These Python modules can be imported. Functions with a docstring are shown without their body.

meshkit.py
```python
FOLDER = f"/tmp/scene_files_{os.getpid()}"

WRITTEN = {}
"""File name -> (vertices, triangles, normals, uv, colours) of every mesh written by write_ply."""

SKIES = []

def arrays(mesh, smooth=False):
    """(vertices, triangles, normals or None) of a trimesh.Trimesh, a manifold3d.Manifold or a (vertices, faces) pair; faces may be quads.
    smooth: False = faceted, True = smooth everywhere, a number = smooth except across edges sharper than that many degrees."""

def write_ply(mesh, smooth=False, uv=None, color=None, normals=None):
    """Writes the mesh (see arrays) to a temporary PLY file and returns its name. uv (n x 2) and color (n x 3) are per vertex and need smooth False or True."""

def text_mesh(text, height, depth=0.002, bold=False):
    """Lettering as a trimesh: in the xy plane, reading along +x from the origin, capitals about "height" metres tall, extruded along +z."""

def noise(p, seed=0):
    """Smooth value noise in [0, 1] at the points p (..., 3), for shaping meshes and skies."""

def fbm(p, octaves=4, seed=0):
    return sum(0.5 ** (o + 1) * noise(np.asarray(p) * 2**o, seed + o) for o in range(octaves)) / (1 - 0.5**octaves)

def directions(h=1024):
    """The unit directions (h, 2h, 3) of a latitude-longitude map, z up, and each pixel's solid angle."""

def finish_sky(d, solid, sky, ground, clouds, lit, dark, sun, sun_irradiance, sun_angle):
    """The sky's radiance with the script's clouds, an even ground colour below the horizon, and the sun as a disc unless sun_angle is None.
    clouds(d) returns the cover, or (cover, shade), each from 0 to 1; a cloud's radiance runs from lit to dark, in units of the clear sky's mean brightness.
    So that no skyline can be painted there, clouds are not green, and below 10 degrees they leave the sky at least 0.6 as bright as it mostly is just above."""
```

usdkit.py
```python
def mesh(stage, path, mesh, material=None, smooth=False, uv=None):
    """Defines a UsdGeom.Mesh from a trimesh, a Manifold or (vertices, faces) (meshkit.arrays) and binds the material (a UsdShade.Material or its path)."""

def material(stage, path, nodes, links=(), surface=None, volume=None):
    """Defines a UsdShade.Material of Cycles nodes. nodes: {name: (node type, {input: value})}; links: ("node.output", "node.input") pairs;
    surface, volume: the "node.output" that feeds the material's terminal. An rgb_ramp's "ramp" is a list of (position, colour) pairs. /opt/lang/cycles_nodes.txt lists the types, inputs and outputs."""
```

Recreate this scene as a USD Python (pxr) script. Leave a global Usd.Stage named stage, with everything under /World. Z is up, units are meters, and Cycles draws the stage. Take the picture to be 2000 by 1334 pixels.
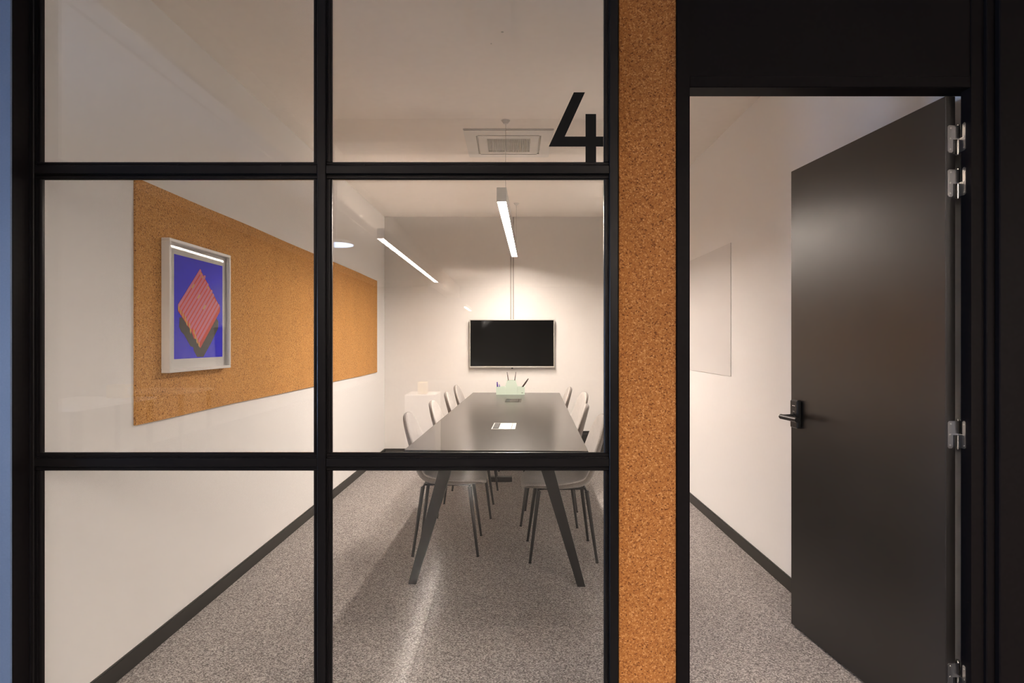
import math, random
import numpy as np, trimesh, usdkit, meshkit
import manifold3d as m3
from shapely.geometry import Polygon
from shapely.ops import unary_union
from pxr import Usd, UsdGeom, UsdLux, UsdShade, Gf, Sdf

stage = Usd.Stage.CreateInMemory()
UsdGeom.SetStageUpAxis(stage, UsdGeom.Tokens.z)
UsdGeom.SetStageMetersPerUnit(stage, 1.0)
UsdGeom.Xform.Define(stage, '/World')
rng = random.Random(4)

# ------------------------------------------------------------------ camera, lights, exposure
F, EYE = 1190.0, 1.32                      # focal length in pixels of the 2000 px wide picture, eye height
EXPOSURE = 2.33
LAMP = (1.0, 0.87, 0.77)                   # warm white of the linear lamps
ROOM_LAMP, OFFICE_LAMP, DAYLIGHT = 46.0, 66.0, 6.2

cam = UsdGeom.Camera.Define(stage, '/World/camera')
cam.CreateHorizontalApertureAttr(36.0)
cam.CreateVerticalApertureAttr(36.0 * 1334 / 2000)
cam.CreateFocalLengthAttr(36.0 * F / 2000)
cam.CreateClippingRangeAttr(Gf.Vec2f(0.05, 200))
cam.CreateExposureAttr(EXPOSURE)
cam.CreateFStopAttr(0.0)
cam.AddTranslateOp().Set(Gf.Vec3d(0, 0, EYE))
cam.AddRotateXOp().Set(90.0)

day = UsdLux.RectLight.Define(stage, '/World/daylight')     # cool sky light at the office window, left of the camera
day.CreateWidthAttr(1.2); day.CreateHeightAttr(1.3)
day.CreateIntensityAttr(DAYLIGHT); day.CreateColorAttr(Gf.Vec3f(0.42, 0.62, 1.0))
day.AddTranslateOp().Set(Gf.Vec3d(-4.78, 0.80, 1.15)); day.AddRotateYOp().Set(-90.0)

# ------------------------------------------------------------------ helpers
def numbered(parent, name):
    p, k = f'{parent}/{name}', 0
    while stage.GetPrimAtPath(p):
        k += 1
        p = f'{parent}/{name}_{k:03d}'
    return p

def tag(prim, label=None, cat=None, group=None, kind=None):
    for k, v in (('label', label), ('category', cat), ('group', group), ('kind', kind)):
        if v:
            prim.SetCustomDataByKey(k, v)

LOC = {}
def thing(name, label, cat, loc=(0, 0, 0), rotz=0.0, group=None, kind=None):
    p = numbered('/World', name)
    x = UsdGeom.Xform.Define(stage, p)
    x.AddTranslateOp().Set(Gf.Vec3d(*map(float, loc)))
    if rotz:
        x.AddRotateZOp().Set(math.degrees(rotz))
    tag(x.GetPrim(), label, cat, group, kind)
    LOC[p] = (np.array(loc, float), rotz)
    return p

def to_local(p, mesh, world):
    mesh = tri(mesh)
    root = '/'.join(p.split('/')[:3])
    if world and root in LOC:
        loc, r = LOC[root]
        v = mesh.vertices - loc
        c, s = math.cos(-r), math.sin(-r)
        v = np.stack([c * v[:, 0] - s * v[:, 1], s * v[:, 0] + c * v[:, 1], v[:, 2]], 1)
        mesh = trimesh.Trimesh(v, mesh.faces, process=False)
    return mesh

def part(parent, name, mesh, mat, label=None, smooth=30, kind=None, world=True):
    p = numbered(parent, name)
    m = usdkit.mesh(stage, p, to_local(p, mesh, world), M[mat], smooth=smooth)
    tag(m.GetPrim(), label, None, None, kind)
    return p

def solo(name, mesh, mat, label, cat, group=None, kind=None, smooth=30, rotz=0.0):
    """a thing that is one mesh, with its origin at its base"""
    mesh = tri(mesh)
    b = mesh.bounds
    base = np.array([(b[0][0] + b[1][0]) / 2, (b[0][1] + b[1][1]) / 2, b[0][2]])
    p = numbered('/World', name)
    v, c, s = mesh.vertices - base, math.cos(-rotz), math.sin(-rotz)
    v = np.stack([c * v[:, 0] - s * v[:, 1], s * v[:, 0] + c * v[:, 1], v[:, 2]], 1)
    m = usdkit.mesh(stage, p, trimesh.Trimesh(v, mesh.faces, process=False), M[mat], smooth=smooth)
    UsdGeom.Xformable(m).AddTranslateOp().Set(Gf.Vec3d(*map(float, base)))
    if rotz:
        UsdGeom.Xformable(m).AddRotateZOp().Set(math.degrees(rotz))
    tag(m.GetPrim(), label, cat, group, kind)
    return p

def copy_of(src, loc, rotz, label, group=None):
    """an instanceable copy of a thing with its parts"""
    sp = stage.GetPrimAtPath(src)
    p = numbered('/World', sp.GetName())
    x = stage.DefinePrim(p, 'Xform')
    x.GetReferences().AddInternalReference(src)
    x.GetAttribute('xformOp:translate').Set(Gf.Vec3d(*map(float, loc)))
    x.GetAttribute('xformOp:rotateZ').Set(math.degrees(rotz))
    x.SetInstanceable(True)
    tag(x, label, sp.GetCustomData().get('category'), group)
    return p

def tri(m):
    if isinstance(m, (list,)):
        return trimesh.util.concatenate([tri(x) for x in m])
    if hasattr(m, 'to_mesh'):
        q = m.to_mesh()
        return trimesh.Trimesh(q.vert_properties[:, :3], q.tri_verts, process=False)
    return m

def hull(pts):
    return trimesh.convex.convex_hull(np.asarray(pts, float))

def box(x0, x1, y0, y1, z0, z1, bev=0.0):
    """box, its twelve edges chamfered by bev"""
    lo, hi = np.array([x0, y0, z0], float), np.array([x1, y1, z1], float)
    lo, hi = np.minimum(lo, hi), np.maximum(lo, hi)
    if bev <= 0:
        return trimesh.creation.box(bounds=[lo, hi])
    b = min(bev, 0.49 * (hi - lo).min())
    pts = []
    for sx in (0, 1):
        for sy in (0, 1):
            for sz in (0, 1):
                c = np.array([(lo, hi)[sx][0], (lo, hi)[sy][1], (lo, hi)[sz][2]])
                d = np.array([1 - 2 * sx, 1 - 2 * sy, 1 - 2 * sz]) * b
                for k in range(3):
                    e = d.copy(); e[k] = 0
                    pts.append(c + e)
    return hull(pts)

def cyl(a, b, r0, r1=None, n=16):
    """tapered cylinder from a to b"""
    a, b = np.array(a, float), np.array(b, float)
    r1 = r0 if r1 is None else r1
    d = (b - a) / np.linalg.norm(b - a)
    u = np.cross(d, [0, 0, 1.0]) if abs(d[2]) < 0.95 else np.cross(d, [1.0, 0, 0])
    u /= np.linalg.norm(u); w = np.cross(d, u)
    t = np.linspace(0, 2 * math.pi, n, endpoint=False)
    ring = np.cos(t)[:, None] * u + np.sin(t)[:, None] * w
    return hull(np.vstack([a + ring * r0, b + ring * r1]))

def tube(pts, r, n=10):
    return [cyl(pts[i], pts[i + 1], r, r, n) for i in range(len(pts) - 1)] + [trimesh.creation.icosphere(1, r).apply_translation(p) for p in pts[1:-1]]

def prism(poly, z0, z1):
    g = poly if hasattr(poly, 'geom_type') else Polygon(poly)
    gs = getattr(g, 'geoms', [g])
    m = trimesh.util.concatenate([trimesh.creation.extrude_polygon(q, z1 - z0, engine='earcut') for q in gs])
    m.apply_translation([0, 0, z0])
    return m

def place(mesh, cols, origin):
    """maps local (x, y, z) to origin + x*cols[0] + y*cols[1] + z*cols[2]"""
    mesh = tri(mesh).copy()
    A = np.array(cols, float)
    mesh.vertices = mesh.vertices @ A + np.array(origin, float)
    if np.linalg.det(A) < 0:
        mesh.invert()
    return mesh

def at(px, py, y):
    """the point at depth y seen at pixel (px, py)"""
    return np.array([(px - 1000) * y / F, y, EYE - (py - 667) * y / F])

# ------------------------------------------------------------------ materials
M = {}
def mat(name, nodes, links=(), surface='p.BSDF', volume=None):
    M[name] = usdkit.material(stage, f'/World/Looks/{name}', nodes, links, surface, volume)

def plain(name, rgb, rough=0.5, **kw):
    mat(name, {'p': ('principled_bsdf', dict(base_color=rgb, roughness=rough, **kw))})

def grainy(name, a, b, rough, scale, bump=0.15, dist=0.002, detail=3, **kw):
    mat(name, {'g': ('geometry', {}), 'n': ('noise_texture', {'scale': scale, 'detail': detail}),
               'r': ('rgb_ramp', {'ramp': [(0.3, a), (0.7, b)]}),
               'b': ('bump', {'strength': bump, 'distance': dist}),
               'p': ('principled_bsdf', dict(roughness=rough, **kw))},
        [('g.position', 'n.vector'), ('n.fac', 'r.fac'), ('r.color', 'p.base_color'), ('n.fac', 'b.height'), ('b.normal', 'p.normal')])

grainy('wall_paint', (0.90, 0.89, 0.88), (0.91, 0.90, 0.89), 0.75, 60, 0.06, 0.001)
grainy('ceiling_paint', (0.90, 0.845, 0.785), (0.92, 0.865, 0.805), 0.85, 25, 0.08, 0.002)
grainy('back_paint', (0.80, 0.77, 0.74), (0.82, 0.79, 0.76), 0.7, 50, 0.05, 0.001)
grainy('blue_grey_paint', (0.100, 0.145, 0.235), (0.110, 0.157, 0.252), 0.5, 140, 0.1, 0.001)
grainy('black_paint', (0.006, 0.005, 0.0055), (0.008, 0.0065, 0.007), 0.5, 90, 0.05, 0.0006, specular_ior_level=0.06)
grainy('frame_paint', (0.006, 0.0055, 0.006), (0.008, 0.007, 0.0075), 0.32, 260, 0.10, 0.0005, specular_ior_level=0.14)
grainy('door_paint', (0.006, 0.005, 0.0045), (0.008, 0.0065, 0.006), 0.36, 6, 0.02, 0.001, specular_ior_level=0.8)
grainy('table_laminate', (0.048, 0.040, 0.033), (0.058, 0.049, 0.041), 0.23, 40, 0.02, 0.0005)
grainy('office_paint', (0.36, 0.34, 0.32), (0.40, 0.38, 0.36), 0.8, 20, 0.05, 0.002)
grainy('concrete', (0.055, 0.052, 0.049), (0.075, 0.070, 0.066), 0.18, 3, 0.02, 0.001, 6, specular_ior_level=0.22)
plain('board_white', (0.77, 0.755, 0.745), 0.45)
plain('black_plastic', (0.015, 0.015, 0.015), 0.35)
plain('black_metal', (0.014, 0.013, 0.013), 0.36)
plain('baseboard_black', (0.028, 0.026, 0.022), 0.45)
plain('rubber', (0.012, 0.012, 0.012), 0.8)
plain('void', (0.004, 0.004, 0.004), 0.9)
plain('frame_white', (0.80, 0.78, 0.75), 0.4)
plain('paper', (0.86, 0.85, 0.83), 0.7, specular_ior_level=0.1)
plain('vinyl', (0.005, 0.005, 0.005), 0.6, specular_ior_level=0.15)
plain('steel', (0.62, 0.60, 0.58), 0.28, metallic=1.0)
plain('aluminium', (0.72, 0.70, 0.67), 0.32, metallic=1.0)
plain('dark_metal', (0.09, 0.08, 0.07), 0.5, metallic=0.5)
plain('silver_plastic', (0.62, 0.60, 0.56), 0.3, metallic=0.4)
plain('lamp_housing', (0.60, 0.59, 0.57), 0.45, metallic=0.6)
plain('plastic_white', (0.76, 0.74, 0.70), 0.45)
plain('cable_grey', (0.36, 0.33, 0.30), 0.5)
plain('louvre', (0.55, 0.52, 0.46), 0.6)
plain('mint', (0.52, 0.62, 0.53), 0.4)
plain('desk_white', (0.88, 0.86, 0.84), 0.35)
plain('cream', (0.80, 0.58, 0.25), 0.5)
plain('purple', (0.10, 0.05, 0.30), 0.4)
plain('blue', (0.12, 0.16, 0.45), 0.4)
plain('pencil_dark', (0.045, 0.028, 0.022), 0.5)
plain('marker_brown', (0.035, 0.018, 0.018), 0.4)
plain('print_blue', (0.036, 0.030, 0.92), 0.6, specular_ior_level=0.1)
plain('print_pink', (0.84, 0.27, 0.42), 0.6, specular_ior_level=0.1)
plain('print_red', (0.84, 0.085, 0.065), 0.6, specular_ior_level=0.1)
plain('print_yellow', (0.85, 0.47, 0.13), 0.6, specular_ior_level=0.1)
plain('print_shadow', (0.055, 0.048, 0.055), 0.6, specular_ior_level=0.1)
plain('screen', (0.004, 0.004, 0.004), 0.06, specular_ior_level=0.25)
plain('bin_black', (0.018, 0.017, 0.016), 0.55)
mat('lamp_glow', {'e': ('emission', {'color': LAMP, 'strength': ROOM_LAMP})}, surface='e.emission')
mat('office_glow', {'e': ('emission', {'color': LAMP, 'strength': OFFICE_LAMP})}, surface='e.emission')
mat('office_up', {'e': ('emission', {'color': LAMP, 'strength': 26.0})}, surface='e.emission')
mat('disc_glow', {'e': ('emission', {'color': (0.55, 0.70, 1.0), 'strength': 3.2})}, surface='e.emission')

# pane: clear with a Fresnel mirror, the same from both sides
def pane_mat(name, f0, tint=(1, 1, 1), rough=0.0, f90=1.0):
    mat(name, {'l': ('layer_weight', {'blend': 0.5}), 'p': ('math', {'math_type': 'power', 'value2': 5.0}),
               'a': ('math', {'math_type': 'multiply_add', 'value2': f90 - f0, 'value3': f0}),
               't': ('transparent_bsdf', {'color': tint}), 'g': ('glossy_bsdf', {'color': (1, 1, 1), 'roughness': rough}),
               'm': ('mix_closure', {})},
        [('l.facing', 'p.value1'), ('p.value', 'a.value1'), ('a.value', 'm.fac'), ('t.BSDF', 'm.closure1'), ('g.BSDF', 'm.closure2')], 'm.closure')
pane_mat('window_glass', 0.04, (0.985, 0.99, 0.985))
pane_mat('picture_glass', 0.008, f90=0.5)

def cork(name, dark, mid, light, s):
    mat(name, {'g': ('geometry', {}),
               'v': ('voronoi_texture', {'scale': s}), 'sep': ('separate_color', {}),
               'n': ('noise_texture', {'scale': s * 0.9, 'detail': 4, 'roughness': 0.7}),
               'big': ('noise_texture', {'scale': 4.0, 'detail': 2}),
               'mx': ('mix_float', {'fac': 0.5}),
               'r': ('rgb_ramp', {'ramp': [(0.20, dark), (0.38, mid), (0.60, mid), (0.84, light)]}),
               'h': ('hsv', {}), 'hm': ('map_range', {'from_min': 0.3, 'from_max': 0.7, 'to_min': 0.96, 'to_max': 1.04}),
               'b': ('bump', {'strength': 0.5, 'distance': 0.0015}),
               'p': ('principled_bsdf', {'roughness': 0.85, 'specular_ior_level': 0.25})},
        [('g.position', 'v.vector'), ('g.position', 'n.vector'), ('g.position', 'big.vector'), ('v.color', 'sep.color'), ('sep.r', 'mx.a'), ('n.fac', 'mx.b'),
         ('mx.result', 'r.fac'), ('r.color', 'h.color'), ('big.fac', 'hm.value'), ('hm.result', 'h.value'), ('h.color', 'p.base_color'), ('mx.result', 'b.height'), ('b.normal', 'p.normal')])
cork('cork', (0.11, 0.030, 0.006), (0.355, 0.138, 0.035), (0.62, 0.325, 0.128), 250)
cork('cork_wall', (0.15, 0.050, 0.010), (0.62, 0.30, 0.088), (0.85, 0.52, 0.22), 215)

mat('carpet', {'g': ('geometry', {}), 'v': ('voronoi_texture', {'scale': 210}), 'sep': ('separate_color', {}),
               'n': ('noise_texture', {'scale': 120, 'detail': 4, 'roughness': 0.7}), 'mx': ('mix_float', {'fac': 0.45}),
               'r': ('rgb_ramp', {'ramp': [(0.15, (0.070, 0.057, 0.053)), (0.5, (0.33, 0.295, 0.277)), (0.85, (0.68, 0.635, 0.605))]}),
               'b': ('bump', {'strength': 0.9, 'distance': 0.004}),
               'p': ('principled_bsdf', {'roughness': 0.95, 'specular_ior_level': 0.15, 'sheen_weight': 0.15})},
    [('g.position', 'v.vector'), ('g.position', 'n.vector'), ('v.color', 'sep.color'), ('sep.r', 'mx.a'), ('n.fac', 'mx.b'), ('mx.result', 'r.fac'),
     ('r.color', 'p.base_color'), ('v.distance', 'b.height'), ('b.normal', 'p.normal')])
mat('fabric', {'t': ('texture_coordinate', {}), 'v': ('voronoi_texture', {'scale': 330}), 'n': ('noise_texture', {'scale': 18, 'detail': 4}),
               'r': ('rgb_ramp', {'ramp': [(0.2, (0.36, 0.325, 0.30)), (0.8, (0.52, 0.48, 0.45))]}), 'sep': ('separate_color', {}), 'mx': ('mix_float', {'fac': 0.5}),
               'b': ('bump', {'strength': 0.4, 'distance': 0.001}),
               'p': ('principled_bsdf', {'roughness': 0.9, 'sheen_weight': 0.3, 'specular_ior_level': 0.2})},
    [('t.object', 'v.vector'), ('t.object', 'n.vector'), ('v.color', 'sep.color'), ('sep.r', 'mx.a'), ('n.fac', 'mx.b'), ('mx.result', 'r.fac'), ('r.color', 'p.base_color'),
     ('v.distance', 'b.height'), ('b.normal', 'p.normal')])

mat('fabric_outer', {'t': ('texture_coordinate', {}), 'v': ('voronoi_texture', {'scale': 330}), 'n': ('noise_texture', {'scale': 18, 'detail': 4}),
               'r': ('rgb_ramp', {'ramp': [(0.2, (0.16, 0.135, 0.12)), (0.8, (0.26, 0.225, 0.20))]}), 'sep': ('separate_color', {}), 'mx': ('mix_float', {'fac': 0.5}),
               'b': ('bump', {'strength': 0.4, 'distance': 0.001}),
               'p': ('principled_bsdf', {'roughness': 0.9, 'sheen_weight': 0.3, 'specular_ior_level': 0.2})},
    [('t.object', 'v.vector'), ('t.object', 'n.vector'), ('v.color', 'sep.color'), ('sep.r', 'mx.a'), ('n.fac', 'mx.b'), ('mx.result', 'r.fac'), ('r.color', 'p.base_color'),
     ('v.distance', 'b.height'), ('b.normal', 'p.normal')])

# ------------------------------------------------------------------ the meeting room shell
FRONT, BACKP = 1.913, 2.0                  # partition: office face and room face
DEEP, CEIL = 7.11, 2.775                   # back wall, ceiling
XL = lambda y: -1.5715 + 0.0118 * y        # left wall plane
XR = lambda y: 1.482 - 0.0016 * y          # right wall plane

def wall_strip(xf, y0, y1, off0, off1):
    """plan of a strip along a side wall, from offset off0 to off1 towards +x"""
    return [(xf(y0) + off0, y0), (xf(y0) + off1, y0), (xf(y1) + off1, y1), (xf(y1) + off0, y1)]

solo('floor', box(-1.75, 1.62, FRONT + 0.03, DEEP + 0.1, -0.06, 0.0), 'carpet', 'speckled grey loop pile carpet of the meeting room', 'carpet', kind='structure')
solo('ceiling', box(-1.75, 1.62, BACKP, DEEP + 0.1, CEIL, CEIL + 0.1), 'ceiling_paint', 'plain white ceiling of the meeting room', 'ceiling', kind='structure')
solo('wall_left', prism(wall_strip(XL, 1.9475, DEEP + 0.1, -0.12, 0), 0, CEIL), 'wall_paint', 'white meeting room wall carrying the cork board', 'wall', kind='structure', rotz=-math.atan(0.0118))
solo('wall_right', prism(wall_strip(XR, BACKP, DEEP + 0.1, 0, 0.12), 0, CEIL), 'wall_paint', 'white meeting room wall behind the open black door', 'wall', kind='structure')
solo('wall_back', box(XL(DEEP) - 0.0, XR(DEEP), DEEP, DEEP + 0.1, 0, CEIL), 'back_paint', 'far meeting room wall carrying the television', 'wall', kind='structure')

def skirting(name, xf, side, label):
    o = (0.0, 0.012) if side > 0 else (-0.012, 0.0)
    t = (0.0, 0.008) if side > 0 else (-0.008, 0.0)
    p = thing(name, label, 'baseboard', (xf(4.5), 4.5, 0), kind='structure')
    part(p, 'board', prism(wall_strip(xf, BACKP, DEEP, *o), 0, 0.066), 'baseboard_black')
    part(p, 'cap_edge', prism(wall_strip(xf, BACKP, DEEP, *t), 0.066, 0.071), 'baseboard_black')
skirting('baseboard_left', XL, 1, 'black baseboard along the wall with the cork board')
skirting('baseboard_right', XR, -1, 'black baseboard running behind the open door')
solo('baseboard_back', box(XL(DEEP) + 0.013, XR(DEEP) - 0.013, DEEP - 0.012, DEEP, 0, 0.071, 0.002), 'baseboard_black', 'black baseboard along the far wall under the television', 'baseboard', kind='structure')

# ------------------------------------------------------------------ the partition: window grid, cork strip, door frame, side panels
BF, ZG = 1.925, 1.938                      # face of the glazing beads, front of the glass
GL, GR = -1.4868, 0.291                    # glass edges of the whole grid
MX, MH = -0.599, 0.0288                    # mullion axis, half width with beads
ROWS = [(0.046, 0.911), (0.968, 1.833), (1.888, 2.753)]
COLS = [(GL, MX - MH), (MX + MH, GR)]
w = thing('window_1', 'black steel framed grid of six square glass panes', 'window', (-0.6, FRONT, 0), kind='structure')
part(w, 'stile', box(-1.5146, GL - 0.0153, FRONT, 1.9475, 0, CEIL, 0.002), 'frame_paint')
part(w, 'stile', box(GR + 0.0153, 0.334, FRONT, 1.9475, 0, CEIL, 0.002), 'frame_paint')
part(w, 'mullion', box(MX - 0.0135, MX + 0.0135, FRONT, 1.9475, 0.031, CEIL - 0.007, 0.002), 'frame_paint')
for c0, c1 in COLS:
    for z in (0.9395, 1.8605):
        part(w, 'transom', box(c0 - 0.0153, c1 + 0.0153, FRONT + 0.0008, 1.9475, z - 0.0135, z + 0.0135, 0.002), 'frame_paint')
part(w, 'bottom_rail', box(GL - 0.0153, GR + 0.0153, FRONT + 0.0005, 1.9475, 0, 0.031, 0.002), 'frame_paint')
part(w, 'top_rail', box(GL - 0.0153, GR + 0.0153, FRONT + 0.0005, 1.9475, CEIL - 0.007, CEIL, 0.001), 'frame_paint')
def bead_bar(length):
    """a stepped and chamfered glazing bead, running along x from 0; y is depth from the bead's face to the glass, z from the glass edge outwards"""
    prof = [(0.0135, 0.0), (0.004, 0.0), (0.0, 0.003), (0.0, 0.0085), (0.0022, 0.0093), (0.0022, 0.0110), (0.0, 0.0118), (0.0, 0.0153), (0.0135, 0.0153)]
    m = trimesh.creation.extrude_polygon(Polygon(prof), length, engine='earcut')   # x: depth, y: out, z: along
    return m
for c0, c1 in COLS:
    for z0, z1 in ROWS:
        L, H = c1 - c0, z1 - z0
        for cols, org, ln in (
                (((0, 1, 0), (0, 0, -1), (1, 0, 0)), (c0 - 0.0153, BF, z0), L + 0.0306),       # bottom
                (((0, 1, 0), (0, 0, 1), (1, 0, 0)), (c0 - 0.0153, BF, z1), L + 0.0306),        # top
                (((0, 1, 0), (-1, 0, 0), (0, 0, 1)), (c0, BF + 0.0003, z0), H),
                (((0, 1, 0), (1, 0, 0), (0, 0, 1)), (c1, BF + 0.0003, z0), H)):
            part(w, 'glazing_bead', place(bead_bar(ln), cols, org), 'frame_paint')
        part(w, 'glass_pane', box(c0 - 0.006, c1 + 0.006, ZG + 0.0006, ZG + 0.0086, z0 - 0.006, z1 + 0.006), 'window_glass', smooth=False)
        for q in np.linspace(0.12, 0.88, 3):          # screws along the lower transom edges
            if z0 > 0.5:
                part(w, 'screw', cyl((c0 + L * q, BF - 0.0012, z0 - 0.0102), (c0 + L * q, BF + 0.002, z0 - 0.0102), 0.0022, n=8), 'frame_paint')

# the number 4 stuck to the upper right pane
def glass_px(pts, y):
    return [((x - 1000) * y / F, EYE - (yy - 667) * y / F) for x, yy in pts]
dy = ZG
stroke = Polygon(glass_px([(1120.8, 180.3), (1142.5, 180.3), (1103, 266.7), (1182, 266.7), (1182, 286.3), (1071.8, 286.3)], dy))
stem = Polygon(glass_px([(1143.6, 222.6), (1164.2, 222.6), (1164.2, 318), (1143.6, 318)], dy))
four = unary_union([stroke, stem]).intersection(Polygon([(-1, 1.8885), (GR - 0.0005, 1.8885), (GR - 0.0005, 2.7), (-1, 2.7)]))
solo('room_number', place(trimesh.creation.extrude_polygon(four, 0.0005, engine='earcut'), ((1, 0, 0), (0, 0, 1), (0, 1, 0)), (0, ZG, 0)), 'vinyl',
     'large black numeral 4 stuck on the upper right glass pane', 'sign', smooth=False)

# cork clad strip between window and door
cp = thing('cork_strip', 'tall cork clad strip between the window grid and the door frame', 'cork panel', (0.428, 1.96, 0))
part(cp, 'cork_face', box(0.337, 0.5185, FRONT + 0.010, FRONT + 0.022, 0, CEIL, 0.002), 'cork')
part(cp, 'backing_wall', box(0.335, 0.5185, FRONT + 0.0225, BACKP, 0, CEIL), 'black_paint')

# door frame
JL, JR, HEAD = 0.558, 1.442, 2.1188
f = thing('trim_1', 'black door frame with closed panel above the doorway', 'door frame', (1.0, FRONT, 0), kind='structure')
part(f, 'jamb', prism([(0.5195, FRONT), (JL, FRONT), (JL, 1.957), (JL - 0.014, 1.957), (JL - 0.014, BACKP), (0.5195, BACKP)], 0, CEIL), 'black_paint')
part(f, 'jamb', prism([(JR, FRONT), (1.4806, FRONT), (1.4806, BACKP), (1.4795, BACKP), (1.4795, 1.957), (JR, 1.957)], 0, CEIL), 'black_paint')
part(f, 'casing', box(1.4808, 1.5075, FRONT - 0.012, FRONT + 0.05, 0, CEIL, 0.0025), 'black_paint')
part(f, 'header', box(JL, JR, FRONT + 0.001, 1.957, HEAD, HEAD + 0.035, 0.002), 'black_paint')
part(f, 'header_rebate', box(JL - 0.014, 1.4795, 1.9575, BACKP, HEAD + 0.006, HEAD + 0.035), 'black_paint')
part(f, 'transom_panel', box(JL - 0.012, JR, FRONT + 0.004, BACKP, HEAD + 0.0352, CEIL), 'black_paint')

# wall panels to the sides of the partition
solo('wall_front_left', box(-4.65, -1.5150, 1.843, 1.947, 0, 3.2, 0.003), 'blue_grey_paint', 'blue grey wall panel at the left edge of the picture', 'wall', kind='structure')
solo('wall_front_right', box(1.5078, 5.0, FRONT - 0.030, 2.0, 0, 3.2, 0.003), 'black_paint', 'black wall panel right of the door frame', 'wall', kind='structure')
solo('wall_front_top', box(-1.5149, 1.5077, FRONT - 0.02, 2.0, CEIL + 0.0005, 3.2), 'black_paint', 'black wall above the glass partition', 'wall', kind='structure')
rv = solo('trim_2', box(-1.5149, -1.5130, 1.846, FRONT - 0.0005, 0, CEIL), 'black_paint', 'black return strip beside the blue grey wall panel', 'trim', kind='structure')

# ------------------------------------------------------------------ the open door
HX, HY = 1.394, 1.9585
dv = np.array([-0.1098, 0.99395, 0]); dv /= np.linalg.norm(dv)
nv = np.array([dv[1], -dv[0], 0])          # towards the right wall
def door_place(m):
    return place(m, (dv, nv, (0, 0, 1)), (HX, HY, 0))
d = thing('door_1', 'black flush door standing open into the meeting room', 'door', (HX, HY, 0), kind='structure')
part(d, 'door_leaf', door_place(box(0, 0.88, 0, 0.035, 0.01, 2.11, 0.002)), 'door_paint')
lp = part(d, 'lock_plate', door_place(box(0.795, 0.853, -0.022, 0, 0.926, 1.053, 0.005)), 'black_plastic')
part(lp, 'keypad_mark', door_place([box(0.812, 0.820, -0.0228, -0.0215, 1.026, 1.030), box(0.824, 0.832, -0.0228, -0.0215, 1.026, 1.030), box(0.815, 0.829, -0.0228, -0.0215, 1.001, 1.003)]), 'plastic_white', 'small pale marks on the lock plate')
part(lp, 'collar', door_place(cyl((0.824, -0.022, 0.979), (0.824, -0.030, 0.979), 0.016, n=24)), 'black_metal')
part(d, 'lever_handle', door_place([cyl((0.824, -0.028, 0.979), (0.824, -0.080, 0.979), 0.010), trimesh.creation.icosphere(2, 0.0115).apply_translation((0.824, -0.080, 0.979)),
                                    cyl((0.824, -0.080, 0.979), (0.700, -0.080, 0.979), 0.0112, n=24), cyl((0.700, -0.080, 0.979), (0.6985, -0.080, 0.979), 0.0112, 0.0095, n=24)]), 'black_metal')
KX, KY = 1.4405, 1.9695                    # hinge pin
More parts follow.
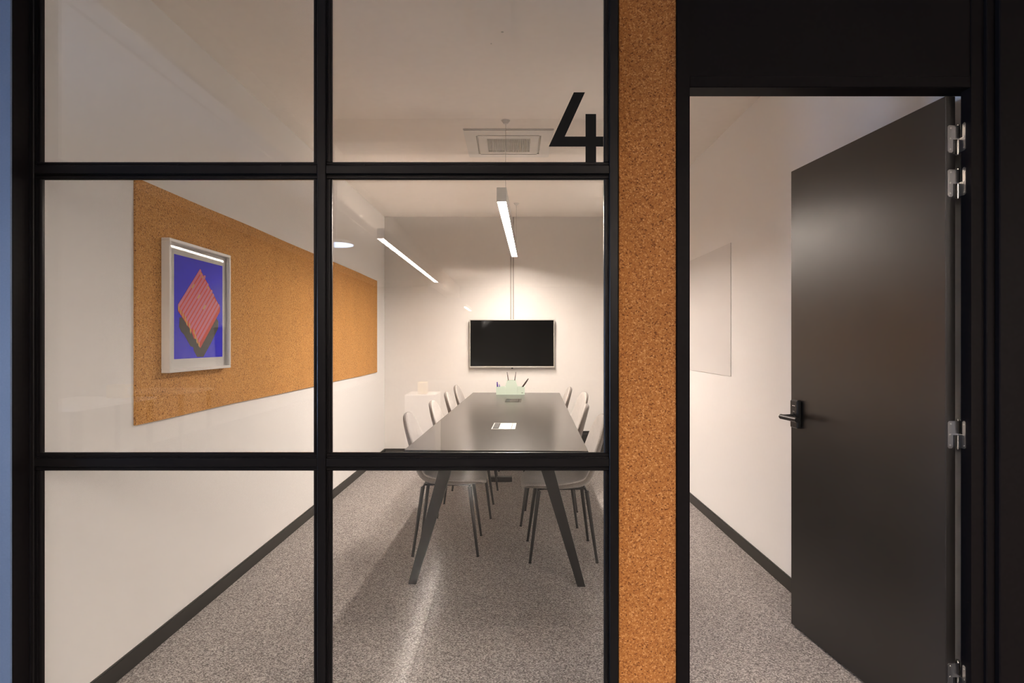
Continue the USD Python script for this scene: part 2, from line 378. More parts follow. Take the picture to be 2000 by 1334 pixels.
for hz in (1.972, 1.830, 1.021, 0.242):
    h = part(d, 'hinge', [cyl((KX, KY, hz - 0.046), (KX, KY, hz - 0.001), 0.0062), cyl((KX, KY, hz + 0.001), (KX, KY, hz + 0.046), 0.0062),
                          cyl((KX, KY, hz - 0.049), (KX, KY, hz + 0.049), 0.0045)], 'steel', 'steel door hinge')
    # leaf on the hinge edge of the door, cut away below, with rounded corners
    lf = Polygon([(0.006, -0.040), (0.010, -0.045), (0.020, -0.045), (0.024, -0.040), (0.024, -0.002), (0.047, -0.002), (0.047, 0.043), (0.010, 0.043), (0.006, 0.039)])
    leaf = trimesh.creation.extrude_polygon(lf, 0.002, engine='earcut')
    part(h, 'door_plate', place(leaf, (nv, (0, 0, 1), -dv), np.array([HX, HY, hz]) - dv * 0.0002), 'steel')
    jl = Polygon([(0.002, -0.043), (0.024, -0.043), (0.028, -0.039), (0.028, 0.042), (0.024, 0.046), (0.019, 0.046), (0.015, 0.042), (0.015, 0.002), (0.002, 0.002)])
    jleaf = trimesh.creation.extrude_polygon(jl, 0.002, engine='earcut')
    part(h, 'jamb_plate', place(jleaf, ((0, -1, 0), (0, 0, 1), (-1, 0, 0)), (JR - 0.0001, 1.963, hz)), 'steel')
    sc = []
    for sz in (-0.034, 0.0, 0.034):
        c = np.array([HX, HY, hz + sz]) + nv * (0.014 if sz < 0.01 else 0.016) - dv * 0.0022
        sc.append(cyl(c, c - dv * 0.0012, 0.003, n=10))
        sc.append(cyl((JR - 0.0021, 1.963 - 0.0215, hz + sz), (JR - 0.0033, 1.963 - 0.0215, hz + sz), 0.003, n=10))
    part(h, 'screws', sc, 'aluminium')

# ------------------------------------------------------------------ cork board and framed print on the left wall
def lw(s, off, z):
    return np.array([XL(s) + off, s, z])
def on_left_wall(m):
    """local (along the wall, out of the wall, up) to world"""
    m = tri(m).copy()
    v = m.vertices
    m.vertices = np.stack([XL(v[:, 0]) + v[:, 1], v[:, 0], v[:, 2]], 1)
    m.invert()
    return m
n = 40
ss = np.linspace(2.483, 6.70, n)
top = 1.988 + 0.006 * np.array([meshkit.noise(np.array([s * 1.7, 0, 3.0])) - 0.5 for s in ss])
bot = 0.980 + 0.005 * np.array([meshkit.noise(np.array([s * 1.5, 5.0, 0])) - 0.5 for s in ss])
outline = Polygon(list(zip(ss, top)) + list(zip(ss[::-1], bot[::-1])))
cb = trimesh.creation.extrude_polygon(outline, 0.010, engine='earcut')          # x along, y up, z out
cb.vertices = cb.vertices[:, [0, 2, 1]]; cb.invert()
b = solo('cork_board', on_left_wall(cb), 'cork_wall', 'long brown cork board on the left wall behind the framed print', 'cork board', smooth=False, rotz=-math.atan(0.0118))

S0, S1, Z0, Z1 = 2.656, 3.220, 1.182, 1.774
fr = thing('framed_print', 'white box framed print of a pink lettering block on blue', 'picture', (*lw((S0 + S1) / 2, 0.01, Z0)[:2], Z0))
OB, OF, IN = 0.0103, 0.048, 0.014
for a in (box(S0, S1, OB, OF, Z1 - IN, Z1, 0.0015), box(S0, S1, OB, OF, Z0, Z0 + IN, 0.0015), box(S0, S0 + IN, OB, OF, Z0 + IN, Z1 - IN, 0.0015), box(S1 - IN, S1, OB, OF, Z0 + IN, Z1 - IN, 0.0015)):
    part(fr, 'frame_bar', on_left_wall(a), 'frame_white')
part(fr, 'mount_board', on_left_wall(box(S0 + IN, S1 - IN, OB, 0.026, Z0 + IN, Z1 - IN)), 'paper')
pr = part(fr, 'print_sheet', on_left_wall(box(2.708, 3.188, 0.0262, 0.0272, 1.222, 1.731)), 'paper')
part(pr, 'blue_ground', on_left_wall(box(2.726, 3.170, 0.0273, 0.0277, 1.241, 1.712)), 'print_blue', 'blue printed ground')
def art(zx, zy):
    px, py = 300 + zx * 170 / 756, 440 + zy * 300 / 1334
    s = 1.5435 / ((1000 - px) / F + 0.0118)
    return s, EYE - (py - 667) * s / F
def art_poly(pts, o0, o1):
    g = Polygon([art(*p) for p in pts]).buffer(0)
    ms = []
    for q in getattr(g, 'geoms', [g]):
        m = trimesh.creation.extrude_polygon(q, o1 - o0, engine='earcut')
        m.vertices = m.vertices[:, [0, 2, 1]] + np.array([0, o0, 0]); m.invert()
        ms.append(m)
    return on_left_wall(ms)
part(pr, 'printed_shadow', art_poly([(226, 800), (222, 880), (240, 925), (262, 945), (320, 1050), (345, 1060), (350, 1090), (378, 1143), (432, 1143), (500, 1020), (560, 895), (562, 835), (540, 800)], 0.0278, 0.0281), 'print_shadow', 'dark printed shadow', smooth=False)
A, B, C, D = map(np.array, ((402., 380.), (577., 712.), (404., 1028.), (211., 688.)))
part(pr, 'printed_block', art_poly([A, B + (0, 0), B + (-3, 40), C + (2, 38), (366, 985), (350, 985), (330, 925), D + (0, 55), D], 0.0282, 0.0285), 'print_red', 'red printed sides of the lettering', smooth=False)
N = 11
trim = [(0, 0), (.02, .0), (-.03, .01), (.03, .02), (0, .0), (.03, .03), (-.01, -.02), (.0, .05), (.04, .02), (.02, .0), (0, 0)]
pink, yell = [], []
for k in range(N):
    t0, t1 = (k + 0.06) / N, (k + 0.70) / N
    hi, lo = trim[k]
    p0, p1 = A + (B - A) * t0, A + (B - A) * t1
    q0, q1 = D + (C - D) * t0, D + (C - D) * t1
    e0, e1 = p0 - q0, p1 - q1
    P0, P1, Q0, Q1 = p0 - e0 * hi, p1 - e1 * hi, q0 + e0 * lo, q1 + e1 * lo
    pink.append(art_poly([P0, (P0 + P1) / 2 + (3, -6), P1, Q1, (Q0 + Q1) / 2 + (-3, 6), Q0], 0.0286, 0.0289))
    yell.append(art_poly([Q0, Q1, Q1 + (-1, 44), Q0 + (0, 44)], 0.0286, 0.0288))
    if k in (0, 3, 6):                                   # thin yellow inner edges of the letters
        m0, m1 = q1 + (p1 - q1) * 0.55, q1 + (p1 - q1) * 0.66
        yell.append(art_poly([m0, m1, m1 + (9, 14), m0 + (9, 14)], 0.0286, 0.0288))
    if k in (0, 1, 4):
        m0, m1 = p1 + (q1 - p1) * 0.02, p1 + (q1 - p1) * 0.07
        yell.append(art_poly([m0, m1, m1 + (10, 18), m0 + (10, 18)], 0.0286, 0.0288))
part(pr, 'printed_strokes', pink, 'print_pink', 'pink printed letter strokes', smooth=False)
part(pr, 'printed_ends', yell, 'print_yellow', 'yellow printed stroke ends', smooth=False)
gz0, gz1 = Z0 + IN + 0.0005, Z1 - IN - 0.0005          # the glazing leans back a little inside the deep frame
part(fr, 'glazing', on_left_wall(hull([(a, 0.0295 + yaw + o + k, z) for a, yaw in ((S0 + IN + 0.0005, 0.0045), (S1 - IN - 0.0005, 0.0)) for o, z in ((0.0120, gz0), (0.0, gz1)) for k in (0, 0.0012)])), 'picture_glass', smooth=False)

# ------------------------------------------------------------------ whiteboard on the right wall
def on_right_wall(m):
    m = tri(m).copy(); v = m.vertices
    m.vertices = np.stack([XR(v[:, 0]) - v[:, 1], v[:, 0], v[:, 2]], 1)
    return m
wb = thing('wall_board', 'pale grey writing board on the right wall seen through the doorway', 'whiteboard', (XR(5) - 0.006, 5.0, 1.08))
part(wb, 'board', on_right_wall(box(4.10, 6.1, 0.0005, 0.005, 1.085, 1.985, 0.001)), 'board_white')

# ------------------------------------------------------------------ conference table with two cable hatches
TROT = -math.atan(0.0367)
TY0, TY1, TW, TZ = -1.83, 1.83, 0.49, 0.74
TC = (-0.0198, 5.07, 0.0)
ca, sa = math.cos(TROT), math.sin(TROT)
def tl(x, y, z=0.0):
    return np.array([TC[0] + ca * x - sa * y, TC[1] + sa * x + ca * y, z])
t = thing('conference_table', 'long dark conference table in the middle of the meeting room', 'table', TC, TROT)
L = dict(world=False)
hat = [(-0.895, 'near'), (0.925, 'far')]
topm = m3.Manifold.cube([2 * TW, TY1 - TY0, 0.025]).translate([-TW, TY0, TZ - 0.025])
for hy, _ in hat:
    topm -= m3.Manifold.cube([0.158, 0.30, 0.03]).translate([-0.079, hy - 0.15, TZ - 0.016])
part(t, 'tabletop', topm, 'table_laminate', **L)
part(t, 'edge_band', box(-TW - 0.0008, TW + 0.0008, TY0 - 0.0008, TY0, TZ - 0.025, TZ - 0.0004), 'black_plastic', **L)
part(t, 'edge_band', box(-TW - 0.0008, TW + 0.0008, TY1, TY1 + 0.0008, TZ - 0.025, TZ - 0.0004), 'black_plastic', **L)
for ly in (TY0 + 0.075, TY1 - 0.075):
    for s in (-1, 1):
        pts = []
        for z, outer, wd in ((0.0, 0.480, 0.042), (0.714, 0.289, 0.074)):
            for xx in (outer, outer - wd):
                for yy in (-0.022, 0.022):
                    pts.append((s * xx, ly + yy, z))
        part(t, 'leg', hull(pts), 'black_metal', **L)
    part(t, 'crossbar', box(-0.30, 0.30, ly - 0.02, ly + 0.02, 0.675, 0.7145, 0.002), 'black_metal', **L)
for s in (-1, 1):
    part(t, 'side_beam', box(s * 0.20 - 0.02, s * 0.20 + 0.02, TY0 + 0.10, TY1 - 0.10, 0.677, 0.7145, 0.002), 'black_metal', **L)
for hy, which in hat:
    h = part(t, 'cable_hatch', [box(-0.079, 0.079, hy - 0.150, hy - 0.143, TZ - 0.014, TZ + 0.0025), box(-0.079, 0.079, hy + 0.143, hy + 0.150, TZ - 0.014, TZ + 0.0025),
                                box(-0.079, -0.072, hy - 0.143, hy + 0.143, TZ - 0.014, TZ + 0.0025), box(0.072, 0.079, hy - 0.143, hy + 0.143, TZ - 0.014, TZ + 0.0025)], 'aluminium' if which == 'near' else 'dark_metal', ('pale' if which == 'near' else 'dark') + ' metal cable hatch let into the tabletop', **L)
    part(h, 'lid', box(-0.034, 0.052, hy - 0.142, hy + 0.142, TZ - 0.010, TZ + 0.0015, 0.001), 'aluminium' if which == 'near' else 'dark_metal', **L)
    part(h, 'brush_strip', [box(-0.0715, -0.036, hy - 0.142, hy - 0.09, TZ - 0.012, TZ + 0.001), box(-0.0715, -0.036, hy - 0.085, hy - 0.02, TZ - 0.012, TZ + 0.001),
                            box(-0.0715, -0.036, hy - 0.015, hy + 0.142, TZ - 0.012, TZ + 0.0005)], 'black_plastic', 'black cable slot of the hatch', **L)
    part(h, 'side_flap', box(0.054, 0.0715, hy - 0.142, hy + 0.142, TZ - 0.010, TZ + 0.0012), 'aluminium' if which == 'near' else 'dark_metal', **L)

solo('floor_bar', box(-0.22, 0.0, 5.72, 5.79, 0, 0.045, 0.004), 'black_plastic', 'dark low bar lying on the carpet under the table', 'power strip')

# ------------------------------------------------------------------ shell chairs
def shell_mesh():
    prof = np.array([(0.235, 0.415), (0.228, 0.437), (0.20, 0.452), (0.10, 0.445), (0.0, 0.436), (-0.09, 0.438), (-0.15, 0.462), (-0.185, 0.515), (-0.208, 0.60), (-0.232, 0.69), (-0.256, 0.78), (-0.278, 0.860)])
    dl = np.r_[0, np.cumsum(np.linalg.norm(np.diff(prof, axis=0), axis=1))]
    from scipy.interpolate import PchipInterpolator
    U, V = 48, 25
    uu = (1 - np.cos(np.linspace(0, math.pi, U))) / 2 * 0.7 + np.linspace(0, 1, U) * 0.3
    s = uu * dl[-1]
    px, pz = PchipInterpolator(dl, prof[:, 0])(s), PchipInterpolator(dl, prof[:, 1])(s)
    W = np.interp(uu, [0, 0.15, 0.38, 0.55, 0.70, 0.88, 1], [0.205, 0.225, 0.228, 0.208, 0.214, 0.200, 0.185])
    ef, eb = 0.075, 0.17
    end = np.where(s < ef, np.sqrt(np.clip(1 - ((ef - s) / ef) ** 2, 0, 1)), np.where(s > dl[-1] - eb, np.clip(1 - ((s - dl[-1] + eb) / eb) ** 2.3, 0, 1) ** (1 / 2.0), 1))
    hw = np.maximum(W * end, 0.012)
    v = np.sin(np.linspace(-1, 1, V) * math.pi / 2)
    tx, tz = np.gradient(px, s), np.gradient(pz, s)
    ln = np.hypot(tx, tz); tx, tz = tx / ln, tz / ln
    nx, nz = tz, -tx                                     # sitting side: up on the seat, forwards on the back
    nx, nz = np.where(True, nx, nx), np.where(True, nz, nz)
    sgn = np.sign(nz[10]); nx, nz = nx * sgn, nz * sgn
    cup = np.interp(uu, [0, 0.2, 0.42, 0.6, 0.8, 1], [0.004, 0.022, 0.050, 0.040, 0.026, 0.012])
    X = px[:, None] + nx[:, None] * cup[:, None] * np.abs(v)[None] ** 2.2
    Z = pz[:, None] + nz[:, None] * cup[:, None] * np.abs(v)[None] ** 2.2
    Y = hw[:, None] * v[None] + 0 * X
    # thickness falls to nothing at the rim, so that both skins meet in a round edge
    ds = np.minimum(s, dl[-1] - s)
    rim = np.sqrt(np.clip(1 - np.abs(v) ** 8, 0, 1))[None] * np.sqrt(np.clip(1 - (1 - np.clip(ds / 0.03, 0, 1)) ** 2, 0, 1))[:, None]
    th = np.interp(uu, [0, 0.3, 0.5, 1], [0.040, 0.044, 0.042, 0.036])[:, None] * rim * 0.5
    top = np.stack([X + nx[:, None] * th, Y, Z + nz[:, None] * th], -1)
    bot = np.stack([X - nx[:, None] * th, Y, Z - nz[:, None] * th], -1)
    ctr = (top + bot) / 2
    return closed(top, ctr, U, V), closed(ctr, bot, U, V)

def closed(top, bot, U, V):
    vs = np.vstack([top.reshape(-1, 3), bot.reshape(-1, 3)])
    fs = []
    for i in range(U - 1):
        for j in range(V - 1):
            a, b2, c2, d2 = i * V + j, i * V + j + 1, (i + 1) * V + j + 1, (i + 1) * V + j
            fs += [(a, b2, c2), (a, c2, d2)]
            o = U * V
            fs += [(o + a, o + c2, o + b2), (o + a, o + d2, o + c2)]
    m = trimesh.Trimesh(vs, fs, process=True)
    m.merge_vertices(digits_vertex=6)
    m.update_faces(m.nondegenerate_faces())
    m.fix_normals()
    return m

ch = thing('shell_chair', 'grey upholstered chair on the left side of the table, nearest the glass', 'chair', (-0.41, 3.94, 0), 0.0001, 'upholstered chairs at the conference table')
pad, shell = shell_mesh()
part(ch, 'seat_pad', pad, 'fabric', smooth=60, **L)
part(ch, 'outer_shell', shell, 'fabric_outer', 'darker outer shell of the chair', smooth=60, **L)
for sx in (1, -1):
    for sy in (1, -1):
        lg = part(ch, 'leg', cyl((sx * 0.145, sy * 0.145, 0.416), (sx * 0.20, sy * 0.20, 0.004), 0.0130, 0.0080), 'black_metal', **L)
        part(lg, 'foot_glide', cyl((sx * 0.20, sy * 0.20, 0.006), (sx * 0.2004, sy * 0.2004, 0.0), 0.0088, 0.0088), 'rubber', **L)
part(ch, 'seat_frame', [cyl((0.145, 0.145, 0.412), (0.145, -0.145, 0.412), 0.008), cyl((-0.145, 0.145, 0.412), (-0.145, -0.145, 0.412), 0.008),
                        box(-0.15, 0.15, 0.06, 0.085, 0.408, 0.420), box(-0.15, 0.15, -0.085, -0.06, 0.408, 0.420)], 'black_metal', **L)
G = 'upholstered chairs at the conference table'
copy_of(ch, (-0.355, 4.74, 0), -0.02, 'grey upholstered chair on the left side, second from the glass', G)
copy_of(ch, (-0.333, 5.586, 0), 0.03, 'grey upholstered chair on the left side, third from the glass', G)
copy_of(ch, (-0.3225, 6.40, 0), -0.05, 'grey upholstered chair on the left side, last before the far wall', G)
copy_of(ch, (0.305, 3.83, 0), math.pi + 0.01, 'grey upholstered chair on the right side of the table, nearest the glass', G)
copy_of(ch, (0.282, 4.53, 0), math.pi - 0.10, 'grey upholstered chair on the right side, second and pushed closest in', G)
copy_of(ch, (0.400, 5.53, 0), math.pi + 0.08, 'grey upholstered chair on the right side, third and pulled out furthest', G)
copy_of(ch, (0.318, 6.17, 0), math.pi - 0.02, 'grey upholstered chair on the right side, last before the far wall', G)

# ------------------------------------------------------------------ desk organiser and its pens
ORY = 6.636
og = thing('desk_organiser', 'mint green stepped pen organiser at the far end of the table', 'organiser', (-0.017, ORY + 0.06, TZ))
def hollow(x0, x1, y0, y1, h, cav):
    m = m3.Manifold.cube([x1 - x0, y1 - y0, h]).translate([x0, y0, TZ])
    for cx0, cx1, cy0, cy1 in cav:
        m -= m3.Manifold.cube([cx1 - cx0, cy1 - cy0, h]).translate([cx0, cy0, TZ + 0.012])
    return m
part(og, 'side_tray', hollow(-0.173, -0.072, ORY, ORY + 0.10, 0.085, [(-0.168, -0.128, ORY + 0.005, ORY + 0.095), (-0.123, -0.077, ORY + 0.005, ORY + 0.095)]), 'mint')
part(og, 'side_tray', hollow(0.060, 0.139, ORY, ORY + 0.10, 0.085, [(0.065, 0.134, ORY + 0.005, ORY + 0.095)]), 'mint')
mid = hollow(-0.0715, 0.0595, ORY, ORY + 0.10, 0.155, [(-0.045, -0.012, ORY + 0.02, ORY + 0.095), (0.0, 0.040, ORY + 0.02, ORY + 0.095)])
for sx, xe in ((-1, -0.0715), (1, 0.0595)):              # sloped shoulders of the middle cup
    cut = hull([(xe - sx * 0.026, ORY - 0.01, TZ + 0.17), (xe + sx * 0.02, ORY - 0.01, TZ + 0.17), (xe + sx * 0.02, ORY - 0.01, TZ + 0.095), (xe, ORY - 0.01, TZ + 0.095),
                (xe - sx * 0.026, ORY + 0.12, TZ + 0.17), (xe + sx * 0.02, ORY + 0.12, TZ + 0.17), (xe + sx * 0.02, ORY + 0.12, TZ + 0.095), (xe, ORY + 0.12, TZ + 0.095)])
    mid -= m3.Manifold(m3.Mesh(np.asarray(cut.vertices, np.float32), np.asarray(cut.faces, np.uint32)))
part(og, 'middle_cup', mid, 'mint')
part(og, 'label_mark', box(0.100, 0.122, ORY - 0.0006, ORY, TZ + 0.018, TZ + 0.022), 'pencil_dark', 'small dark mark on the front of the organiser')
PY = ORY + 0.055
def stick(name, a, b2, r, m, label, cat, capmat=None):
    p = thing(name, label, cat, tuple(a))
    a, b2 = np.array(a), np.array(b2)
    q = a + (b2 - a) * 0.72
    part(p, 'barrel', cyl(a, q, r, n=10), m)
    part(p, 'tip' if capmat else 'cap', cyl(q, b2, r * (1.0 if capmat else 1.04), r * 0.55, n=10), capmat or m)
stick('pencil', (-0.018, PY, TZ + 0.0185), at(990.3, 726.5, PY), 0.0042, 'pencil_dark', 'dark pencil leaning left out of the mint organiser', 'pencil')
stick('pencil', (0.008, PY, TZ + 0.0185), at(1007.8, 726.5, PY), 0.0042, 'pencil_dark', 'dark pencil leaning right out of the mint organiser', 'pencil')
stick('marker_pen', (0.072, PY, TZ + 0.0185), at(1032, 739.5, PY), 0.0088, 'marker_brown', 'thick dark marker leaning right in the organiser tray', 'marker')
stick('marker_pen', (-0.154, PY, TZ + 0.0185), at(971, 746, PY), 0.0085, 'purple', 'purple capped marker in the left tray of the organiser', 'marker')
stick('marker_pen', (-0.132, PY, TZ + 0.0185), at(975.5, 750.5, PY), 0.0055, 'blue', 'short blue pen beside the purple marker', 'pen')

# ------------------------------------------------------------------ television on the far wall
TVY = 7.055
tv = thing('television', 'wall mounted television with silver bezel and dark screen', 'television', (0.002, TVY, 1.01))
x0, x1, z0, z1 = (917 - 1000) * TVY / F, (1083 - 1000) * TVY / F, EYE - (718 - 667) * TVY / F, EYE - (624 - 667) * TVY / F
bz = 0.010
for a in (box(x0, x1, TVY - 0.004, TVY + 0.02, z1 - bz, z1, 0.002), box(x0, x1, TVY - 0.004, TVY + 0.02, z0, z0 + 0.016, 0.002),
          box(x0, x0 + bz, TVY - 0.004, TVY + 0.02, z0 + 0.016, z1 - bz, 0.002), box(x1 - bz, x1, TVY - 0.004, TVY + 0.02, z0 + 0.016, z1 - bz, 0.002)):
    part(tv, 'bezel', a, 'silver_plastic')
part(tv, 'screen', box(x0 + bz, x1 - bz, TVY, TVY + 0.012, z0 + 0.016, z1 - bz), 'screen')
part(tv, 'back_shell', box(x0 + 0.02, x1 - 0.02, TVY + 0.0201, TVY + 0.045, z0 + 0.03, z1 - 0.03, 0.006), 'black_plastic')
part(tv, 'wall_mount', box(-0.12, 0.12, TVY + 0.0451, DEEP - 0.0003, 1.2, 1.4), 'black_metal')
part(tv, 'sensor', box(-0.008, 0.012, TVY - 0.002, TVY + 0.01, z0 - 0.012, z0, 0.002), 'black_plastic')
for k, cx in enumerate((-0.014, 0.016)):
    zt = at(1000, 505, DEEP)[2]
    c = thing('wall_cable', ('left' if k == 0 else 'right') + ' one of two thin cable ducts running down to the television', 'cable', (cx, DEEP - 0.006, z1))
    part(c, 'duct', box(cx - 0.006, cx + 0.006, DEEP - 0.009, DEEP - 0.0003, z1 - 0.05, CEIL - 0.002, 0.002), 'cable_grey')
    part(c, 'cable', tube([(cx, DEEP - 0.006, z1 - 0.05), (cx * 0.6, DEEP - 0.012, z1 - 0.10)], 0.004), 'plastic_white')

# ------------------------------------------------------------------ linear pendant lamps
def pendant(name, label, cx, cy, length, rot, zb, glow, ceil, wires, recess=0.012, up=None, wide=0.063, tall=0.092, wire_x=0.0, cat='lamp'):
    p = thing(name, label, cat, (cx, cy, zb), rot)
    h, w2 = length / 2, wide / 2
    part(p, 'housing', [box(-w2, w2, -h, h, tall - 0.004, tall, 0.001), box(-w2, -w2 + 0.003, -h, h, 0, tall - 0.004), box(w2 - 0.003, w2, -h, h, 0, tall - 0.004)], 'lamp_housing', **L)
    for s in (-1, 1):
        part(p, 'end_cap', box(-w2, w2, s * h, s * (h + 0.003), 0, tall, 0.001), 'lamp_housing', **L)
    part(p, 'diffuser', box(-w2 + 0.0031, w2 - 0.0031, -h + 0.001, h - 0.001, recess, recess + 0.004), glow, 'glowing white strip of the lamp', **L)
    if up:
        part(p, 'uplight', box(-w2 + 0.006, w2 - 0.006, -h + 0.05, h - 0.05, tall + 0.0002, tall + 0.003), up, 'glowing upper strip of the lamp', **L)
    for wy in wires:
        wr = part(p, 'suspension_wire', cyl((wire_x, wy, tall), (wire_x, wy, ceil - zb - 0.012), 0.0016, n=6), 'aluminium', **L)
        part(wr, 'ceiling_rose', cyl((wire_x, wy, ceil - zb - 0.022), (wire_x, wy, ceil - zb - 0.0005), 0.012, 0.030, n=20), 'plastic_white', **L)
    return p
pendant('pendant_lamp', 'long straight pendant lamp hanging over the conference table', -0.020, 5.215, 2.57, TROT, 2.2216, 'lamp_glow', CEIL, (-1.20, 1.20), wire_x=0.022)

# ------------------------------------------------------------------ air conditioning cassette and cover on the ceiling
AX, AY0, AY1 = -0.024, 4.17, 4.78
ac = thing('air_conditioner', 'square white ceiling air conditioner with a slatted middle', 'air conditioner', (AX, (AY0 + AY1) / 2, CEIL - 0.011))
z = CEIL - 0.011
hw = 0.305
body = m3.Manifold.cube([2 * hw, 2 * hw, 0.0107]).translate([AX - hw, AY0, z])
iy0, iy1, ihw = 4.28, 4.695, 0.216
for a in ((AX - ihw, AX + ihw, iy0 - 0.014, iy0), (AX - ihw, AX + ihw, iy1, iy1 + 0.014), (AX - ihw - 0.014, AX - ihw, iy0, iy1), (AX + ihw, AX + ihw + 0.014, iy0, iy1)):
    body -= m3.Manifold.cube([a[1] - a[0], a[3] - a[2], 0.011]).translate([a[0], a[2], z - 0.003])
gx0, gx1, gy0, gy1 = AX - 0.155, AX + 0.155, 4.345, 4.64
body -= m3.Manifold.cube([gx1 - gx0, gy1 - gy0, 0.011]).translate([gx0, gy0, z - 0.003])
part(ac, 'panel', body, 'plastic_white')
part(ac, 'outer_rim', [box(AX - hw - 0.004, AX + hw + 0.004, AY0 - 0.006, AY0 - 0.0005, z + 0.003, z + 0.0107), box(AX - hw - 0.006, AX - hw - 0.0005, AY0, AY0 + 2 * hw, z + 0.003, z + 0.0107), box(AX + hw + 0.0005, AX + hw + 0.006, AY0, AY0 + 2 * hw, z + 0.003, z + 0.0107)], 'plastic_white')
for a in ((AX - ihw + 0.02, AX + ihw - 0.02, iy0 - 0.012, iy0 - 0.004), (AX - ihw + 0.02, AX + ihw - 0.02, iy1 + 0.004, iy1 + 0.012), (AX - ihw - 0.012, AX - ihw - 0.004, iy0 + 0.02, iy1 - 0.02), (AX + ihw + 0.004, AX + ihw + 0.012, iy0 + 0.02, iy1 - 0.02)):
    part(ac, 'air_flap', box(*a, z + 0.003, z + 0.007, 0.001), 'louvre')
ns = 25
part(ac, 'grille_slats', [box(gx0 + (gx1 - gx0) * (k + 0.2) / ns, gx0 + (gx1 - gx0) * (k + 0.75) / ns, gy0 + 0.0005, gy1 - 0.0005, z - 0.001, z + 0.0075) for k in range(ns)], 'louvre', 'fine slats of the intake grille', kind='stuff')
cov = thing('ceiling_cover', 'shallow white cover plate with rounded corners on the ceiling by the glass', 'cover plate', (-0.09, 2.62, CEIL - 0.022))
rp = Polygon([(-0.178, 2.25), (-0.0025, 2.25), (-0.0025, 2.98), (-0.178, 2.98)]).buffer(-0.035).buffer(0.035, 8)
part(cov, 'plate', prism(rp, CEIL - 0.022, CEIL - 0.0003), 'ceiling_paint')
part(cov, 'screw', cyl((-0.045, 2.82, CEIL - 0.0235), (-0.045, 2.82, CEIL - 0.022), 0.006), 'louvre')
part(cov, 'screw', cyl((-0.10, 2.93, CEIL - 0.0235), (-0.10, 2.93, CEIL - 0.022), 0.004), 'louvre')

# ------------------------------------------------------------------ bin in the far right corner
bn = thing('waste_bin', 'black waste bin standing by the far wall, right of the table', 'bin', (0.90, 6.86, 0), 0.06)
wall = []
outer = m3.Manifold.hull_points(np.array([(sx * a, sy * b2, zz) for zz, a, b2 in ((0.0, 0.11, 0.10), (0.295, 0.14, 0.125)) for sx in (-1, 1) for sy in (-1, 1)]))
inner = m3.Manifold.hull_points(np.array([(sx * a, sy * b2, zz) for zz, a, b2 in ((0.006, 0.106, 0.096), (0.30, 0.136, 0.121)) for sx in (-1, 1) for sy in (-1, 1)]))
part(bn, 'body', outer - inner, 'bin_black', **L)
part(bn, 'liner', [box(-0.13, 0.13, -0.118, 0.118, 0.268, 0.272)], 'void', 'dark liner inside the bin', **L)

# ------------------------------------------------------------------ the open office behind the camera (seen mirrored in the panes)
OX0, OX1, OY0, OH = -4.65, 5.0, -17.0, 3.2
ofl = thing('floor_office', 'polished concrete floor of the office in front of the glass', 'floor', (0, 0, -0.06), kind='structure')
edges = [OX0, -3.2, -0.401, 2.4, OX1]
ys = [OY0, -12, -8, -4, -1.2, FRONT + 0.029]
for i in range(4):
    for j in range(5):
        part(ofl, 'concrete_slab', box(edges[i] + 0.002, edges[i + 1] - 0.002, ys[j] + 0.002, ys[j + 1] - 0.002, -0.06, 0.0, 0.001), 'concrete')
part(ofl, 'joint_bed', box(OX0, OX1, OY0, FRONT + 0.029, -0.1, -0.058), 'void')
solo('ceiling_office', box(OX0, OX1, OY0, FRONT - 0.02, OH, OH + 0.1), 'ceiling_paint', 'pale office ceiling mirrored in the upper panes', 'ceiling', kind='structure')
solo('wall_office_back', box(OX0, OX1, OY0 - 0.1, OY0, 0, OH), 'office_paint', 'far office wall behind the camera', 'wall', kind='structure')
solo('wall_office_right', box(OX1, OX1 + 0.1, OY0, FRONT - 0.03, 0, OH), 'office_paint', 'office side wall right of the camera', 'wall', kind='structure')
wl = thing('wall_office_left', 'office side wall with a window, left of the camera', 'wall', (OX0, -7, 0), kind='structure')
part(wl, 'wall_below', box(OX0 - 0.1, OX0, OY0, 1.843, 0, 0.5), 'office_paint')
part(wl, 'wall_above', box(OX0 - 0.1, OX0, OY0, 1.843, 1.8, OH), 'office_paint')
part(wl, 'wall_beside', box(OX0 - 0.1, OX0, OY0, 0.1, 0.5, 1.8), 'office_paint')
part(wl, 'wall_beside', box(OX0 - 0.1, OX0, 1.5, 1.843, 0.5, 1.8), 'office_paint')
w2 = thing('window_2', 'office window letting in blue daylight from the left', 'window', (OX0, 0.8, 0.5), kind='structure')
for y0 in (0.1, 0.775, 1.45):
    part(w2, 'frame_post', box(OX0 - 0.07, OX0 - 0.02, y0, y0 + 0.05, 0.5, 1.8, 0.003), 'black_paint')
for z0 in (0.5, 1.75):
    part(w2, 'frame_rail', box(OX0 - 0.069, OX0 - 0.021, 0.15, 1.45, z0, z0 + 0.05, 0.003), 'black_paint')
solo('ceiling_beam', box(-2.22, -1.97, OY0 + 0.01, FRONT - 0.04, 2.82, OH - 0.001, 0.01), 'ceiling_paint', 'boxed white ceiling beam mirrored diagonally in the upper left pane', 'beam')
solo('ceiling_duct', box(-1.94, -1.80, OY0 + 0.01, FRONT - 0.04, 2.80, OH - 0.001, 0.01), 'ceiling_paint', 'slim white duct running beside the boxed ceiling beam', 'duct')
solo('cross_beam', box(-1.52, OX1 - 0.01, -1.6, -1.25, 3.0, OH - 0.001, 0.01), 'office_paint', 'white beam crossing the office ceiling, mirrored in the panes', 'beam')
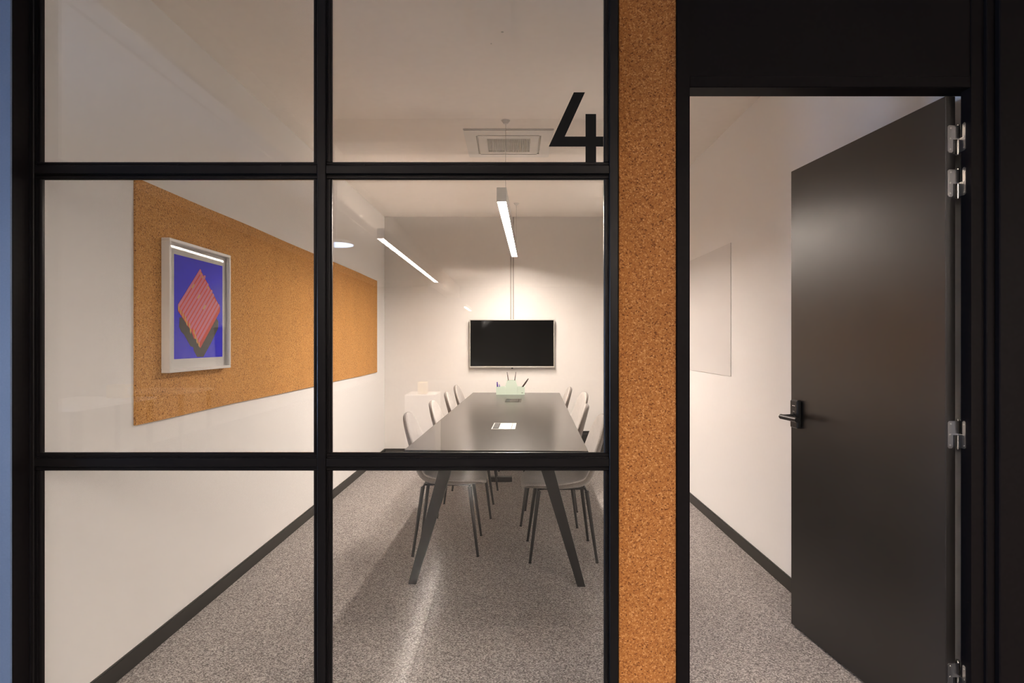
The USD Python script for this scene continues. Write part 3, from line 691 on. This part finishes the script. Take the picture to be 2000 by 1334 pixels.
for cx, cy, ln, lab in ((-1.155, -3.435, 3.95, 'bright straight pendant lamp mirrored beside the far television wall'), (-1.23, -13.1, 2.15, 'distant office pendant lamp mirrored as a short streak above the television'),
                        (1.40, -2.62, 3.95, 'added unseen pendant lamp behind the camera, lighting the cork strip and left wall'),  # added lamp, out of every reflection, lights the cork strip and left wall
                        (3.5, -2.62, 3.95, 'added unseen pendant lamp furthest to the right, brightening the left wall')):  # another added lamp, never in view, for more light on the left wall
    pendant('office_lamp', lab, cx, cy, ln, 0.0001, 2.2216, 'office_glow', OH, (-ln * 0.42, ln * 0.42), recess=0.004, up='office_up')
dl = thing('disc_lamp', 'round pale blue lamp mirrored beside the mullion', 'lamp', (-1.637, -1.80, 2.21))
part(dl, 'shade', cyl((-1.637, -1.80, 2.224), (-1.637, -1.80, 2.26), 0.16, 0.12, n=40), 'plastic_white')
part(dl, 'light_disc', cyl((-1.637, -1.80, 2.218), (-1.637, -1.80, 2.2238), 0.15, n=40), 'disc_glow')
part(dl, 'stem', cyl((-1.637, -1.80, 2.26), (-1.637, -1.80, 2.8195), 0.006, n=10), 'plastic_white')
def desk(label, x0, x1, y0, y1):
    p = thing('office_desk', label, 'desk', ((x0 + x1) / 2, (y0 + y1) / 2, 0))
    part(p, 'desktop', box(x0, x1, y0, y1, 0.715, 0.74, 0.002), 'desk_white')
    for a in (x0 + 0.03, x1 - 0.07):
        for c in (y0 + 0.03, y1 - 0.07):
            part(p, 'leg', box(a, a + 0.04, c, c + 0.04, 0, 0.7148, 0.002), 'black_metal')
desk('white office desk mirrored as a pale bar left of the framed print', -4.58, -3.75, -2.55, -1.35)
desk('second white office desk mirrored below the framed print', -4.58, -3.75, -3.80, -3.06)
bx = thing('desk_box', 'cream box mirrored on the lower left corner of the cork board', 'box', (-4.05, -2.42, 0.7402))
part(bx, 'body', box(-4.15, -3.95, -2.50, -2.34, 0.7402, 0.875, 0.008), 'cream')
part(bx, 'dial', cyl((-3.9498, -2.42, 0.807), (-3.942, -2.42, 0.807), 0.05, n=24), 'plastic_white')
cab = thing('office_cabinet', 'white cabinet mirrored above the left row of chairs', 'cabinet', (-1.0, -2.95, 0))
part(cab, 'body', box(-1.17, -0.83, -3.20, -2.75, 0.02, 0.74, 0.004), 'desk_white')
part(cab, 'door', box(-1.165, -0.835, -2.7495, -2.732, 0.03, 0.735, 0.003), 'desk_white')
part(cab, 'handle', box(-0.88, -0.865, -2.7318, -2.722, 0.45, 0.60, 0.002), 'black_metal')
part(cab, 'plinth', box(-1.16, -0.84, -3.19, -2.77, 0, 0.02), 'black_plastic')
solo('storage_box', box(-1.04, -0.94, -2.95, -2.82, 0.7402, 0.87, 0.006), 'cream', 'small cream box mirrored above the left chairs', 'box')
